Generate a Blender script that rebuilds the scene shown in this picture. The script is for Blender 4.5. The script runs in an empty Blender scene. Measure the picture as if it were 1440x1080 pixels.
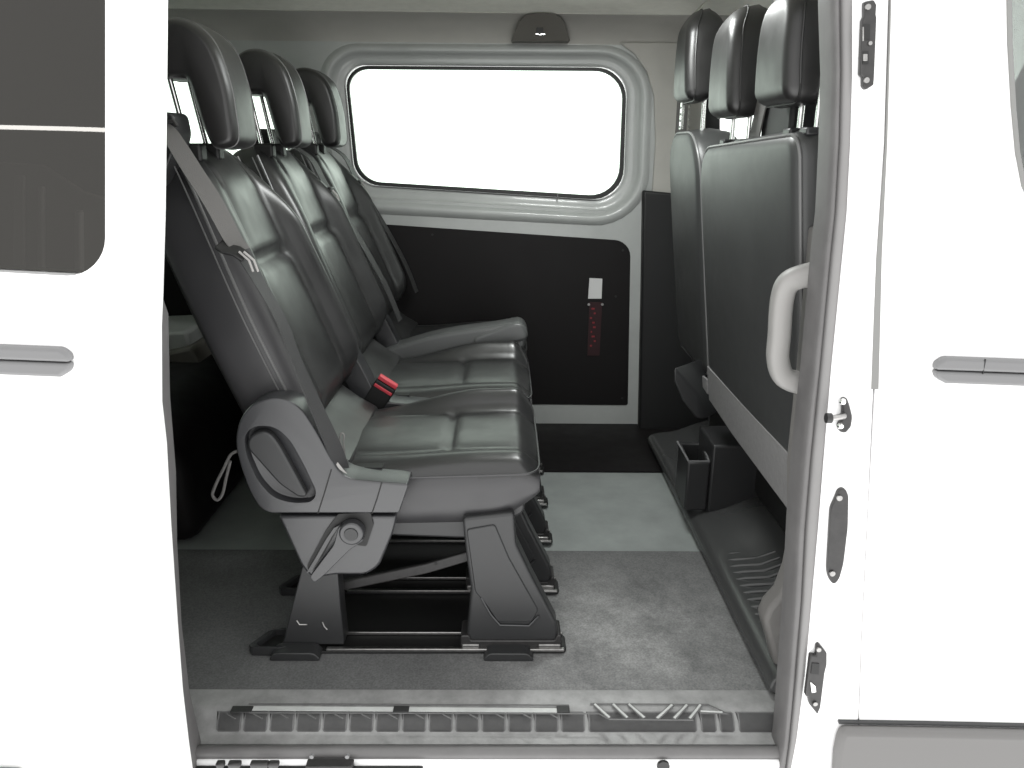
import bpy, bmesh, math, random
from mathutils import Vector, Matrix
from mathutils.geometry import tessellate_polygon
random.seed(4)
S = bpy.context.scene
COL = S.collection
PI = math.pi

# ------------------------------------------------------------------ camera model
F = 1100.0
TH, YAW, ROLL, H = math.radians(17), math.radians(0.75), math.radians(0.6), 1.073

def basis():
    cy, sy, ct, st = math.cos(YAW), math.sin(YAW), math.cos(TH), math.sin(TH)
    f = Vector((sy*ct, cy*ct, -st)); r = Vector((cy, -sy, 0)); u = r.cross(f)
    c, s = math.cos(ROLL), math.sin(ROLL)
    return c*r+s*u, -s*r+c*u, f
R_, U_, F_ = basis()

def ray(px, py):
    return F_ + (px-720)/F*R_ + (540-py)/F*U_

def at(px, py, Y):
    """the point of the upright plane y = Y seen at a photo pixel"""
    d = ray(px, py); t = Y/d.y
    return Vector((d.x*t, Y, H+d.z*t))

def lean(px, py, a, b=0.08):
    """the point of the leaning body side y = a + b*z"""
    d = ray(px, py); t = (a+b*H)/(d.y-b*d.z)
    return Vector((d.x*t, d.y*t, H+d.z*t))

def onz(px, py, z=0.0):
    d = ray(px, py); t = (z-H)/d.z
    return Vector((d.x*t, d.y*t, z))

def xz(pts, Y):
    out = []
    for p in pts:
        q = at(p[0], p[1], Y); out.append((q.x, q.z))
    return out

# ------------------------------------------------------------------ materials
def nmat(name):
    m = bpy.data.materials.new(name); m.use_nodes = True
    nt = m.node_tree
    return m, nt, nt.nodes['Principled BSDF']

def mat(name, col, rough=0.5, metal=0.0, spec=0.5, noise=0.0, nscale=60.0, bump=0.0, bscale=400.0, coat=0.0, rvar=0.0, bkind='noise'):
    m, nt, b = nmat(name)
    N, L = nt.nodes, nt.links
    b.inputs['Base Color'].default_value = (*col, 1)
    b.inputs['Roughness'].default_value = rough
    b.inputs['Metallic'].default_value = metal
    b.inputs['Specular IOR Level'].default_value = spec
    if coat:
        b.inputs['Coat Weight'].default_value = coat
        b.inputs['Coat Roughness'].default_value = 0.06
    tc = N.new('ShaderNodeTexCoord')
    if noise or rvar:
        n = N.new('ShaderNodeTexNoise'); n.inputs['Scale'].default_value = nscale
        n.inputs['Detail'].default_value = 6; n.inputs['Roughness'].default_value = 0.65
        L.new(tc.outputs['Object'], n.inputs['Vector'])
        if noise:
            mr = N.new('ShaderNodeMapRange')
            mr.inputs[1].default_value = 0.3; mr.inputs[2].default_value = 0.7
            mr.inputs[3].default_value = 1-noise; mr.inputs[4].default_value = 1+noise
            L.new(n.outputs['Fac'], mr.inputs[0])
            mx = N.new('ShaderNodeMix'); mx.data_type = 'RGBA'; mx.blend_type = 'MULTIPLY'
            mx.inputs[0].default_value = 1
            mx.inputs[6].default_value = (*col, 1)
            L.new(mr.outputs[0], mx.inputs[7]); L.new(mx.outputs[2], b.inputs['Base Color'])
        if rvar:
            m2 = N.new('ShaderNodeMapRange')
            m2.inputs[1].default_value = 0.3; m2.inputs[2].default_value = 0.7
            m2.inputs[3].default_value = rough-rvar; m2.inputs[4].default_value = rough+rvar
            L.new(n.outputs['Fac'], m2.inputs[0]); L.new(m2.outputs[0], b.inputs['Roughness'])
    if bump:
        if bkind == 'voronoi':
            t = N.new('ShaderNodeTexVoronoi'); o = t.outputs['Distance']
        else:
            t = N.new('ShaderNodeTexNoise'); t.inputs['Detail'].default_value = 4; o = t.outputs['Fac']
        t.inputs['Scale'].default_value = bscale
        L.new(tc.outputs['Object'], t.inputs['Vector'])
        bp = N.new('ShaderNodeBump'); bp.inputs['Strength'].default_value = bump
        bp.inputs['Distance'].default_value = 0.002
        L.new(o, bp.inputs['Height']); L.new(bp.outputs[0], b.inputs['Normal'])
    return m

def leather(name, col, rough):
    """creased soft leather: fine grain plus slow wrinkles"""
    m, nt, b = nmat(name); N, L = nt.nodes, nt.links
    b.inputs['Base Color'].default_value = (*col, 1); b.inputs['Specular IOR Level'].default_value = 0.62
    tc = N.new('ShaderNodeTexCoord')
    n = N.new('ShaderNodeTexNoise'); n.inputs['Scale'].default_value = 11; n.inputs['Detail'].default_value = 1.5
    n.inputs['Distortion'].default_value = 0.3
    L.new(tc.outputs['Object'], n.inputs['Vector'])
    b2 = N.new('ShaderNodeBump'); b2.inputs['Strength'].default_value = 0.09; b2.inputs['Distance'].default_value = 0.02
    L.new(n.outputs['Fac'], b2.inputs['Height'])
    L.new(b2.outputs[0], b.inputs['Normal'])
    n2 = N.new('ShaderNodeTexNoise'); n2.inputs['Scale'].default_value = 9; n2.inputs['Detail'].default_value = 3
    L.new(tc.outputs['Object'], n2.inputs['Vector'])
    mr = N.new('ShaderNodeMapRange'); mr.inputs[1].default_value = .3; mr.inputs[2].default_value = .7
    mr.inputs[3].default_value = rough-.06; mr.inputs[4].default_value = rough+.07
    L.new(n2.outputs['Fac'], mr.inputs[0]); L.new(mr.outputs[0], b.inputs['Roughness'])
    return m

def glass(name, tint, refl=1.0):
    m, nt, b = nmat(name); N, L = nt.nodes, nt.links
    N.remove(b)
    tr = N.new('ShaderNodeBsdfTransparent'); tr.inputs[0].default_value = (*tint, 1)
    gl = N.new('ShaderNodeBsdfGlossy'); gl.inputs['Roughness'].default_value = 0.01
    gl.inputs[0].default_value = refl if isinstance(refl, tuple) else (refl, refl, refl, 1)
    fr = N.new('ShaderNodeFresnel'); fr.inputs[0].default_value = 1.58
    mx = N.new('ShaderNodeMixShader')
    L.new(fr.outputs[0], mx.inputs[0]); L.new(tr.outputs[0], mx.inputs[1]); L.new(gl.outputs[0], mx.inputs[2])
    L.new(mx.outputs[0], N['Material Output'].inputs[0])
    return m

def near_floor_material():
    """worn dark floor covering with a pale scuffed, dusty patch"""
    m, nt, b = nmat('worn_floor_covering'); N, L = nt.nodes, nt.links
    tc = N.new('ShaderNodeTexCoord')
    n1 = N.new('ShaderNodeTexNoise'); n1.inputs['Scale'].default_value = 6.5; n1.inputs['Detail'].default_value = 9
    n1.inputs['Roughness'].default_value = .72; n1.inputs['Distortion'].default_value = 0
    n2 = N.new('ShaderNodeTexNoise'); n2.inputs['Scale'].default_value = 260; n2.inputs['Detail'].default_value = 4
    L.new(tc.outputs['Object'], n1.inputs['Vector']); L.new(tc.outputs['Object'], n2.inputs['Vector'])
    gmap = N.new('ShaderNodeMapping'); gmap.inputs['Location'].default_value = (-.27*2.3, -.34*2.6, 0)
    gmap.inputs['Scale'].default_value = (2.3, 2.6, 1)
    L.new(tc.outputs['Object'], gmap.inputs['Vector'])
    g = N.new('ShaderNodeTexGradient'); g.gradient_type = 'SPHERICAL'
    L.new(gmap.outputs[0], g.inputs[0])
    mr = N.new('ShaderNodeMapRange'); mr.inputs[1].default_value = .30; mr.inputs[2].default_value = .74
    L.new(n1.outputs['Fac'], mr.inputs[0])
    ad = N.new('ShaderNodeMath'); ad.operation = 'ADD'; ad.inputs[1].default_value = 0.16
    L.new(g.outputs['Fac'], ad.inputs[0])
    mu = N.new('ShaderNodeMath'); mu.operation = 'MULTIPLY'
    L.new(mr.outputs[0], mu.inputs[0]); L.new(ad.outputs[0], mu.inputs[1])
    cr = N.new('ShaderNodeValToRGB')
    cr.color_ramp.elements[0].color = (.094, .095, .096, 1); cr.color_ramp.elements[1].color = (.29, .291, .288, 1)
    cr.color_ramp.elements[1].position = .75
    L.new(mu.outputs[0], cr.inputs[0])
    m2 = N.new('ShaderNodeMapRange'); m2.inputs[1].default_value = .35; m2.inputs[2].default_value = .65
    m2.inputs[3].default_value = .80; m2.inputs[4].default_value = 1.20
    L.new(n2.outputs['Fac'], m2.inputs[0])
    mx = N.new('ShaderNodeMix'); mx.data_type = 'RGBA'; mx.blend_type = 'MULTIPLY'; mx.inputs[0].default_value = 1
    L.new(cr.outputs[0], mx.inputs[6]); L.new(m2.outputs[0], mx.inputs[7])
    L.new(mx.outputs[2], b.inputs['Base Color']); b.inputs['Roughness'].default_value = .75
    bp = N.new('ShaderNodeBump'); bp.inputs['Strength'].default_value = .2; bp.inputs['Distance'].default_value = .002
    L.new(n2.outputs['Fac'], bp.inputs['Height']); L.new(bp.outputs[0], b.inputs['Normal'])
    return m

M = dict(
    leather=leather('black_leather', (.0200, .0202, .0206), .35),
    back_vinyl=mat('charcoal_seat_back_vinyl', (.034, .035, .035), .46, spec=.6, bump=.06, bscale=350, rvar=.05, nscale=6),
    leather_side=leather('dark_side_leather', (.029, .0285, .0305), .44),
    headrest=leather('headrest_leather', (.010, .0095, .0095), .42),
    armrest=mat('grey_armrest_vinyl', (.085, .088, .088), .34, bump=.1, bscale=500),
    piping=mat('leather_piping', (.13, .13, .13), .38),
    grey_plastic=mat('grey_moulded_plastic', (.033, .0335, .036), .30, spec=.7, bump=.12, bscale=900),
    dark_plastic=mat('charcoal_plastic', (.024, .0245, .0255), .40, bump=.12, bscale=900),
    black=mat('black_plastic', (.006, .006, .006), .55),
    pocket=mat('black_moulded_pocket', (.020, .020, .021), .45),
    gloss_black=mat('glossy_black_moulding', (.048, .049, .049), .27),
    chrome=mat('polished_steel', (.75, .75, .74), .18, metal=1),
    steel=mat('dull_steel', (.30, .295, .29), .38, metal=1, noise=.2, nscale=80),
    dark_steel=mat('black_painted_steel', (.022, .021, .021), .42, noise=.3, nscale=60),
    webbing=mat('grey_belt_webbing', (.115, .112, .108), .7, bump=.5, bscale=700),
    dark_webbing=mat('black_belt_webbing', (.035, .035, .036), .6, bump=.5, bscale=700),
    tag=mat('white_tag_cloth', (.33, .32, .31), .8),
    cord=mat('grey_cord', (.17, .165, .16), .8, bump=.5, bscale=900),
    white=mat('white_car_paint', (.84, .84, .84), .3, coat=.4),
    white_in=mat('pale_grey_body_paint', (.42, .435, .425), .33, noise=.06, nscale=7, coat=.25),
    headliner=mat('grey_roof_lining_cloth', (.84, .84, .76), .9, noise=.05, nscale=30, bump=.3, bscale=800),
    side_rail=mat('taupe_roof_rail_trim', (.41, .40, .372), .8, noise=.04, nscale=12, bump=.2, bscale=700),
    window_rubber=mat('grey_window_rubber', (.17, .17, .165), .5),
    hook_pad=mat('taupe_plastic', (.12, .112, .10), .6),
    lining=mat('black_hardboard', (.0065, .0055, .0058), .55, spec=.25, noise=.15, nscale=12, rvar=.06),
    dark_trim=mat('dark_pillar_trim', (.008, .008, .0085), .6),
    pillar_trim=mat('grey_pillar_trim', (.13, .125, .12), .6, bump=.2, bscale=700),
    flap=mat('grey_flap_felt', (.175, .172, .172), .9, noise=.1, nscale=90, bump=.5, bscale=900),
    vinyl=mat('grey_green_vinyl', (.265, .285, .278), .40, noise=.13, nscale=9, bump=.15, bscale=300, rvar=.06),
    mat=near_floor_material(),
    scuff=mat('grey_scuff_plate', (.225, .226, .224), .42, noise=.24, nscale=22, bump=.2, bscale=500),
    bright_strip=mat('worn_bright_aluminium', (.46, .47, .46), .45, noise=.12, nscale=20),
    scuff_dark=mat('grey_rubber_teeth', (.12, .12, .12), .5, noise=.1, nscale=40),
    rubber=mat('black_rubber', (.018, .018, .018), .5),
    seal_dark=mat('grey_rubber_seal', (.105, .102, .102), .45, noise=.1, nscale=20),
    seal=mat('painted_door_flange', (.18, .176, .175), .42, noise=.05, nscale=9),
    handle=mat('pale_grey_handle', (.24, .235, .228), .5, bump=.1, bscale=600),
    moulding=mat('silver_grey_moulding', (.145, .145, .148), .45),
    moulding_low=mat('grey_bumper_plastic', (.125, .122, .12), .55),
    red=mat('red_button', (.55, .05, .07), .45),
    red_strap=mat('dark_red_webbing', (.022, .004, .006), .7, bump=.5, bscale=500),
    red_mark=mat('worn_red_print', (.20, .018, .025), .7),
    paper=mat('white_card', (.62, .62, .62), .6),
    privacy=glass('privacy_glass', (.060, .058, .054), (.95, .92, .87, 1)),
    green_glass=glass('green_tinted_glass', (.85, .91, .865)),
    clear=glass('clear_window_glass', (.92, .95, .93)),
)

# ------------------------------------------------------------------ mesh builder
class MB:
    def __init__(s): s.v = []; s.f = []
    def add(s, vs, fs):
        o = len(s.v); s.v += [Vector(p) for p in vs]; s.f += [[i+o for i in q] for q in fs]; return s
    def box(s, x0, x1, y0, y1, z0, z1):
        return s.add([(x0,y0,z0),(x1,y0,z0),(x1,y1,z0),(x0,y1,z0),(x0,y0,z1),(x1,y0,z1),(x1,y1,z1),(x0,y1,z1)],
                     [(0,3,2,1),(4,5,6,7),(0,1,5,4),(1,2,6,5),(2,3,7,6),(3,0,4,7)])
    def plate(s, outer, off, holes=()):
        """solid plate: outline (3D points), optional holes, thickness vector"""
        loops = [list(map(Vector, outer))] + [list(map(Vector, h)) for h in holes]
        flat = [p for l in loops for p in l]; n = len(flat)
        if len(loops) == 1:
            caps = [tuple(range(n))]
        else:
            caps = [tuple(t) for t in tessellate_polygon(loops)]
        off = Vector(off)
        fs = [tuple(c) for c in caps] + [tuple(i+n for i in reversed(c)) for c in caps]
        b = 0
        for l in loops:
            k = len(l)
            fs += [(b+i, b+(i+1) % k, b+(i+1) % k+n, b+i+n) for i in range(k)]
            b += k
        return s.add(flat+[p+off for p in flat], fs)
    def prism(s, poly, y0, y1):
        return s.plate([(p[0], y0, p[1]) for p in poly], (0, y1-y0, 0))
    def loft(s, rings, cap=True, closed=True):
        n = len(rings[0]); vs = [p for r in rings for p in r]; fs = []
        for i in range(len(rings)-1):
            for j in range(n if closed else n-1):
                k = (j+1) % n
                fs.append((i*n+j, i*n+k, (i+1)*n+k, (i+1)*n+j))
        if cap:
            fs.append(tuple(reversed(range(n)))); fs.append(tuple(range((len(rings)-1)*n, len(rings)*n)))
        return s.add(vs, fs)
    def tube(s, path, r, n=8, flat=None):
        """swept round bar; flat=(width vector, half width, half thickness) gives a strap"""
        P = [Vector(p) for p in path]; rings = []
        up = Vector((0.12, .3, 1)).normalized(); prev = None
        for i, p in enumerate(P):
            t = (P[min(i+1, len(P)-1)]-P[max(i-1, 0)])
            if t.length < 1e-9: t = Vector((0, 0, 1))
            t.normalize()
            a = prev if prev is not None else up
            a = a - t*a.dot(t)
            if a.length < 1e-5: a = t.orthogonal()
            a.normalize(); prev = a; b = t.cross(a)
            rr = r[i] if isinstance(r, (list, tuple)) else r
            rings.append([p+rr*(math.cos(2*PI*j/n)*a+math.sin(2*PI*j/n)*b) for j in range(n)])
        return s.loft(rings)
    def strap(s, path, wvecs, th=0.0012):
        """flat webbing: at each path point a half-width vector"""
        P = [Vector(p) for p in path]; W = [Vector(w) for w in wvecs]; rings = []
        for i, p in enumerate(P):
            t = (P[min(i+1, len(P)-1)]-P[max(i-1, 0)]).normalized()
            nrm = t.cross(W[i]).normalized()*th
            rings.append([p-W[i]-nrm, p+W[i]-nrm, p+W[i]+nrm, p-W[i]+nrm])
        return s.loft(rings)
    def disc(s, c, axis, r, depth, n=28, r2=None):
        c = Vector(c); ax = Vector(axis).normalized(); a = ax.orthogonal().normalized(); b = ax.cross(a)
        ring = lambda o, q: [c+ax*o+q*(math.cos(2*PI*j/n)*a+math.sin(2*PI*j/n)*b) for j in range(n)]
        return s.loft([ring(0, r), ring(depth, r if r2 is None else r2)])
    def islands(s):
        par = list(range(len(s.v)))
        def find(i):
            while par[i] != i: par[i] = par[par[i]]; i = par[i]
            return i
        for f in s.f:
            for i in f[1:]: par[find(i)] = find(f[0])
        groups = {}
        for f in s.f: groups.setdefault(find(f[0]), []).append(f)
        out = []
        for fs in groups.values():
            mb = MB(); ids = {}
            for f in fs:
                for i in f:
                    if i not in ids: ids[i] = len(mb.v); mb.v.append(s.v[i])
                mb.f.append([ids[i] for i in f])
            out.append(mb)
        return out
    def build(s, name, m, parent=None, bevel=0.0, seg=2, sub=0, smooth=True, sharp=38, keep=False):
        if not keep:
            pcs = s.islands()
            if len(pcs) > 1:
                return [p.build(name, m, parent, bevel, seg, sub, smooth, sharp, True) for p in pcs][0]
        me = bpy.data.meshes.new(name)
        org = root_loc(parent) if parent is not None else Vector((0, 0, 0))
        me.from_pydata([p-org for p in s.v], [], s.f); me.update()
        bm = bmesh.new(); bm.from_mesh(me); bmesh.ops.recalc_face_normals(bm, faces=bm.faces); bm.to_mesh(me); bm.free()
        if smooth:
            for p in me.polygons: p.use_smooth = True
            me.set_sharp_from_angle(angle=math.radians(sharp))
        me.materials.append(M[m] if isinstance(m, str) else m)
        o = bpy.data.objects.new(name, me); COL.objects.link(o)
        if parent is not None: o.parent = parent
        if bevel:
            b = o.modifiers.new('edge', 'BEVEL'); b.width = bevel; b.segments = seg
            b.limit_method = 'ANGLE'; b.angle_limit = math.radians(35); b.harden_normals = False
        if sub:
            q = o.modifiers.new('soft', 'SUBSURF'); q.levels = sub; q.render_levels = sub
        return o

def root_loc(o):
    while o.parent is not None: o = o.parent
    return Vector(o.location)

def thing(name, label, cat, loc, group=None):
    o = bpy.data.objects.new(name, None); COL.objects.link(o); o.location = loc
    o.empty_display_size = .1
    o['label'] = label; o['category'] = cat
    if group: o['group'] = group
    return o

def dup(o, parent=None):
    c = o.copy(); COL.objects.link(c)
    if parent is not None: c.parent = parent
    for ch in o.children: dup(ch, c)
    return c

def conic(p0, p1, p2, n):
    w = .7071; out = []
    for i in range(n+1):
        t = i/n; a, b, c = (1-t)**2, 2*w*t*(1-t), t*t; q = a+b+c
        out.append(tuple((a*p0[k]+b*p1[k]+c*p2[k])/q for k in range(len(p0))))
    return out

def rpoly(pts, r, n=5):
    """polygon with rounded corners; r is one radius or a list"""
    out = []; k = len(pts)
    for i, p in enumerate(pts):
        a, c = Vector(pts[i-1]), Vector(pts[(i+1) % k]); p = Vector(p)
        rr = r[i] if isinstance(r, (list, tuple)) else r
        if rr <= 0: out.append(tuple(p)); continue
        la, lc = (a-p).length, (c-p).length
        rr = min(rr, la*.48, lc*.48)
        out += conic(tuple(p+(a-p)/la*rr), tuple(p), tuple(p+(c-p)/lc*rr), n)
    return out

def spline(pts, per=6, closed=True):
    n = len(pts); out = []; P = [Vector(p) for p in pts]
    rng = range(n) if closed else range(n-1)
    for i in rng:
        if closed: p0, p1, p2, p3 = P[i-1], P[i], P[(i+1) % n], P[(i+2) % n]
        else: p0, p1, p2, p3 = P[max(i-1, 0)], P[i], P[i+1], P[min(i+2, n-1)]
        for j in range(per):
            t = j/per
            out.append(.5*((2*p1)+(p2-p0)*t+(2*p0-5*p1+4*p2-p3)*t*t+(3*p1-p0-3*p2+p3)*t**3))
    if not closed: out.append(P[-1])
    return [tuple(q) for q in out]

def inset(poly, d):
    """move a 2D outline inwards along its vertex normals"""
    n = len(poly); A = sum(poly[i-1][0]*poly[i][1]-poly[i][0]*poly[i-1][1] for i in range(n)); sg = 1 if A > 0 else -1
    out = []
    for i in range(n):
        a, b = Vector(poly[i-1]), Vector(poly[(i+1) % n]); t = (b-a)
        t = t.normalized() if t.length > 1e-9 else Vector((1, 0))
        nn = Vector((-t.y, t.x))*sg
        out.append((poly[i][0]+nn.x*d, poly[i][1]+nn.y*d))
    return out

def puff(mb, poly, c0, c1, r, put, k=6, swell=0.0, crown=False, ri=None):
    ri = r if ri is None else ri
    """padded slab: 2D outline between c0 and c1 with edges rounded by r; put(a, b, c) -> point"""
    rings = []
    for i in range(k+1):
        a = PI/2*(1-i/k)
        rings.append((c0+r*(1-math.sin(a)), ri*(1-math.cos(a))))
    cs = rings + [(c0+(c1-c0)*.5, -swell)] + [(c1-(c-c0), d) for c, d in reversed(rings)]
    body = []
    for c, d in cs:
        q = inset(poly, d) if abs(d) > 1e-9 else poly
        body.append([put(a, b, c) for a, b in q])
    if crown:                                   # close the faces with rings shrinking to the middle, so they can bow
        q = inset(poly, ri); cx = sum(p[0] for p in q)/len(q); cz = sum(p[1] for p in q)/len(q)
        for f in (.92, .80, .65, .50, .35, .20, .06):
            qq = [(cx+(a-cx)*f, cz+(b-cz)*f) for a, b in q]
            body.insert(0, [put(a, b, c0) for a, b in qq]); body.append([put(a, b, c1) for a, b in qq])
    mb.loft(body)
    return mb

def smooth01(x, a, b):
    t = min(1, max(0, (x-a)/(b-a))); return t*t*(3-2*t)

# ------------------------------------------------------------------ camera, world, light
cam = bpy.data.cameras.new('camera'); cam.sensor_width = 36; cam.lens = F/1440*36; cam.clip_end = 200; cam.clip_start = .02
co = bpy.data.objects.new('camera', cam); COL.objects.link(co)
mw = Matrix((R_, U_, -F_)).transposed().to_4x4(); mw.translation = Vector((0, 0, H)); co.matrix_world = mw
S.camera = co
W = bpy.data.worlds.new('World'); S.world = W; W.use_nodes = True
WN, WL = W.node_tree.nodes, W.node_tree.links
bg = WN['Background']; bg.inputs[0].default_value = (1, 1, .99, 1)
# white surround tuned as fill: bright beyond the van, dimmer on the viewer's side
wtc = WN.new('ShaderNodeTexCoord'); wsx = WN.new('ShaderNodeSeparateXYZ'); WL.new(wtc.outputs['Generated'], wsx.inputs[0])
wmr = WN.new('ShaderNodeMapRange'); wmr.interpolation_type = 'SMOOTHSTEP'
wmr.inputs[1].default_value = -.5; wmr.inputs[2].default_value = .35; wmr.inputs[3].default_value = 1.75; wmr.inputs[4].default_value = 3.6
WL.new(wsx.outputs['Y'], wmr.inputs[0])
wdn = WN.new('ShaderNodeMapRange'); wdn.interpolation_type = 'SMOOTHSTEP'          # added white glow from below, lifts the roof lining
wdn.inputs[1].default_value = -.12; wdn.inputs[2].default_value = -.55; wdn.inputs[3].default_value = 0; wdn.inputs[4].default_value = 1.6
WL.new(wsx.outputs['Z'], wdn.inputs[0])
wad = WN.new('ShaderNodeMath'); wad.operation = 'ADD'
WL.new(wmr.outputs[0], wad.inputs[0]); WL.new(wdn.outputs[0], wad.inputs[1]); WL.new(wad.outputs[0], bg.inputs[1])
S.view_settings.view_transform = 'Standard'; S.view_settings.look = 'None'
S.view_settings.exposure = 0; S.view_settings.gamma = 1; S.view_settings.use_curve_mapping = False
S.cycles.max_bounces = 10; S.cycles.diffuse_bounces = 5; S.cycles.glossy_bounces = 4; S.cycles.transparent_max_bounces = 12
S.cycles.use_denoising = True
S.cycles.sample_clamp_indirect = 2.5; S.cycles.blur_glossy = 1.0; S.cycles.caustics_reflective = False; S.cycles.caustics_refractive = False

def area(name, loc, target, sx, sy, power, col=(1, 1, 1)):
    l = bpy.data.lights.new(name, 'AREA'); l.shape = 'RECTANGLE'; l.size = sx; l.size_y = sy; l.energy = power; l.color = col
    o = bpy.data.objects.new(name, l); COL.objects.link(o); o.location = loc
    d = Vector(target)-Vector(loc); o.rotation_euler = d.to_track_quat('-Z', 'Y').to_euler(); return o
dl = bpy.data.lights.new('ceiling_fill', 'AREA'); dl.shape = 'RECTANGLE'; dl.size = .30; dl.size_y = .16; dl.energy = 10; dl.color = (.97, 1, .98)  # added unseen fill light under the roof lining, brightens the cabin
do = bpy.data.objects.new('ceiling_fill', dl); COL.objects.link(do); do.location = (.24, 2.05, 1.497)
area('strip_lamp', (-1.2, -2.6, 1.66), (-.6, 1.3, .9), 7, .03, 12)

# ------------------------------------------------------------------ the van
van = thing('van', 'white passenger van seen through its open side doorway', 'van', (0, 1.2, 0))

# --- floor
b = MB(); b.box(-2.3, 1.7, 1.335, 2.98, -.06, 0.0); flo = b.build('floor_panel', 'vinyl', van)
b = MB(); b.box(-1.7, .562, 1.338, 1.925, .0005, .006); b.build('near_floor_sheet', 'mat', van, bevel=.003)  # darker sheet over the near floor; the far floor stays paler
b = MB(); b.box(-2.28, 1.2, 2.475, 2.955, .0005, .007); b.build('far_step_sheet', 'lining', van)  # black sheet over the strip of floor along the far side

# --- entry step: stepped scuff plate along the sill
def sweep_x(prof, x0, x1):
    return [[(x0, y, z) for y, z in prof], [(x1, y, z) for y, z in prof]]
XL, XR = -.70, .60
b = MB()
prof = [(1.345, -.06), (1.345, .0085), (1.302, .0068), (1.289, .001), (1.277, -.011), (1.266, -.027), (1.258, -.0295), (1.238, -.031), (1.237, -.06)]
b.loft(sweep_x(prof, XL, .563)); step = b.build('entry_step', 'scuff', van, sharp=50)
# rubber teeth along the riser
b = MB()
tooth_px = [298 + 37.9*i for i in range(14)]
def tooth(x0, x1):
    # front block with a chamfered lower edge, topped by a slanting rib
    tp = ((1.2895, .0020), (1.2865, .0005), (1.2755, -.0085), (1.2665, -.0225), (1.2655, -.0280), (1.285, -.029))
    b.loft([[(x0+(.004 if k == 4 else 0)-(.004 if k == 0 else 0), y, z) for k, (y, z) in enumerate(tp)], [(x1-(.004 if k == 4 else 0)-(.004 if k == 0 else 0), y, z) for k, (y, z) in enumerate(tp)]])
for p in tooth_px:
    tooth(at(p, 1018, 1.25).x, at(p+34, 1018, 1.25).x)
for p0, p1 in ((830, 985), (991, 1013), (1018, 1039)):
    tooth(at(p0, 1018, 1.25).x, at(p1, 1018, 1.25).x)
tooth(at(1045, 1018, 1.25).x, .562)
b.build('riser_tooth', 'scuff_dark', step, bevel=.0022)
# slanting ribs and the long ledge of the tread
def onstep(px, py): return onz(px, py, .0085)
def bar(p, q, w=.0035, h=.003):
    p, q = onstep(*p), onstep(*q); d = (q-p).normalized(); n = Vector((-d.y, d.x, 0))*w/2
    b.plate([p-n, q-n, q+n, p+n], (0, 0, h))
marks = [((x0, 991), (x1, 1010)) for x0, x1 in ((836, 857), (862, 882), (884, 906))]+[((x0, 992), (x1, 1011)) for x0, x1 in ((945, 924), (966, 948), (985, 970))]
for p, q in marks: bar(p, q, .0085, .0016)
for p, q in (((830, 990), (996, 991)), ((857, 1012), (975, 1013)), ((996, 991), (1024, 1004)), ((985, 1003), (1024, 1004)), ((800, 1004), (842, 1004)), ((842, 1004), (857, 1012)), ((350, 990), (800, 992)), ((350, 1002.5), (800, 1004)))+tuple(((p-17, 1004.5), (p-5, 1011)) for p in tooth_px[1:]):
    bar(p, q, .0022, .0014)
b.build('tread_groove', 'scuff_dark', step, keep=True)
b = MB()
for p, q in marks: bar(p, q, .0045, .003)
bar((985, 1001), (1016, 1002.5), .003, .003)
b.build('tread_rib', 'bright_strip', step, bevel=.0008)
b = MB(); bar((356, 996.5), (798, 999.5), .0115, .0012); b.build('tread_strip', 'bright_strip', step)
b = MB()
for px0, px1 in ((325, 354), (553, 575), (783, 801)):
    p, q = onstep(px0, 999), onstep(px1, 999.5); b.box(p.x, q.x, p.y-.008, p.y+.010, .0083, .0115)
b.build('drain_plug', 'rubber', step, bevel=.001)
# rolled sill edge, white outer sill and the lower door track
b = MB(); n = 10
b.loft([[(x, 1.224+.012*math.cos(2*PI*j/n), -.0375+.0125*math.sin(2*PI*j/n)) for j in range(n)] for x in (-.66, .567)])
b.build('sill_edge', 'seal_dark', van)
b = MB(); b.box(-.64, .55, 1.207, 1.30, -.5, -.0435); b.build('outer_sill', 'white', van, bevel=.01)
b = MB()
p, q = lean(266, 1068, 1.203), lean(600, 1082, 1.203)
b.box(-.60, -.145, 1.192, 1.2065, -.115, -.052)
b.build('door_track', 'black', van, bevel=.002)
b = MB()
b.box(at(430, 1065, 1.195).x, at(496, 1065, 1.195).x, 1.185, 1.2065, -.052, -.036)
tb = b.build('track_bracket', 'dark_steel', van, bevel=.002)
b = MB()
for px in (438, 488): b.disc(at(px, 1065, 1.182), (0, 1, 0), .004, .006, 12)
b.build('rivet', 'moulding', tb)
b = MB()
for px, s in ((330, .012), (365, .017), (310, .008), (385, .010)):
    p = at(px, 1074, 1.19); b.box(p.x-s, p.x+s, 1.184, 1.197, p.z-.006, p.z+.004)
b.build('roller', 'dark_steel', van, bevel=.003)
b = MB(); b.disc(at(933, 1079, 1.2035), (0, 1, 0), .012, .006, 20); b.build('drain_hole', 'black', van)

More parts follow.
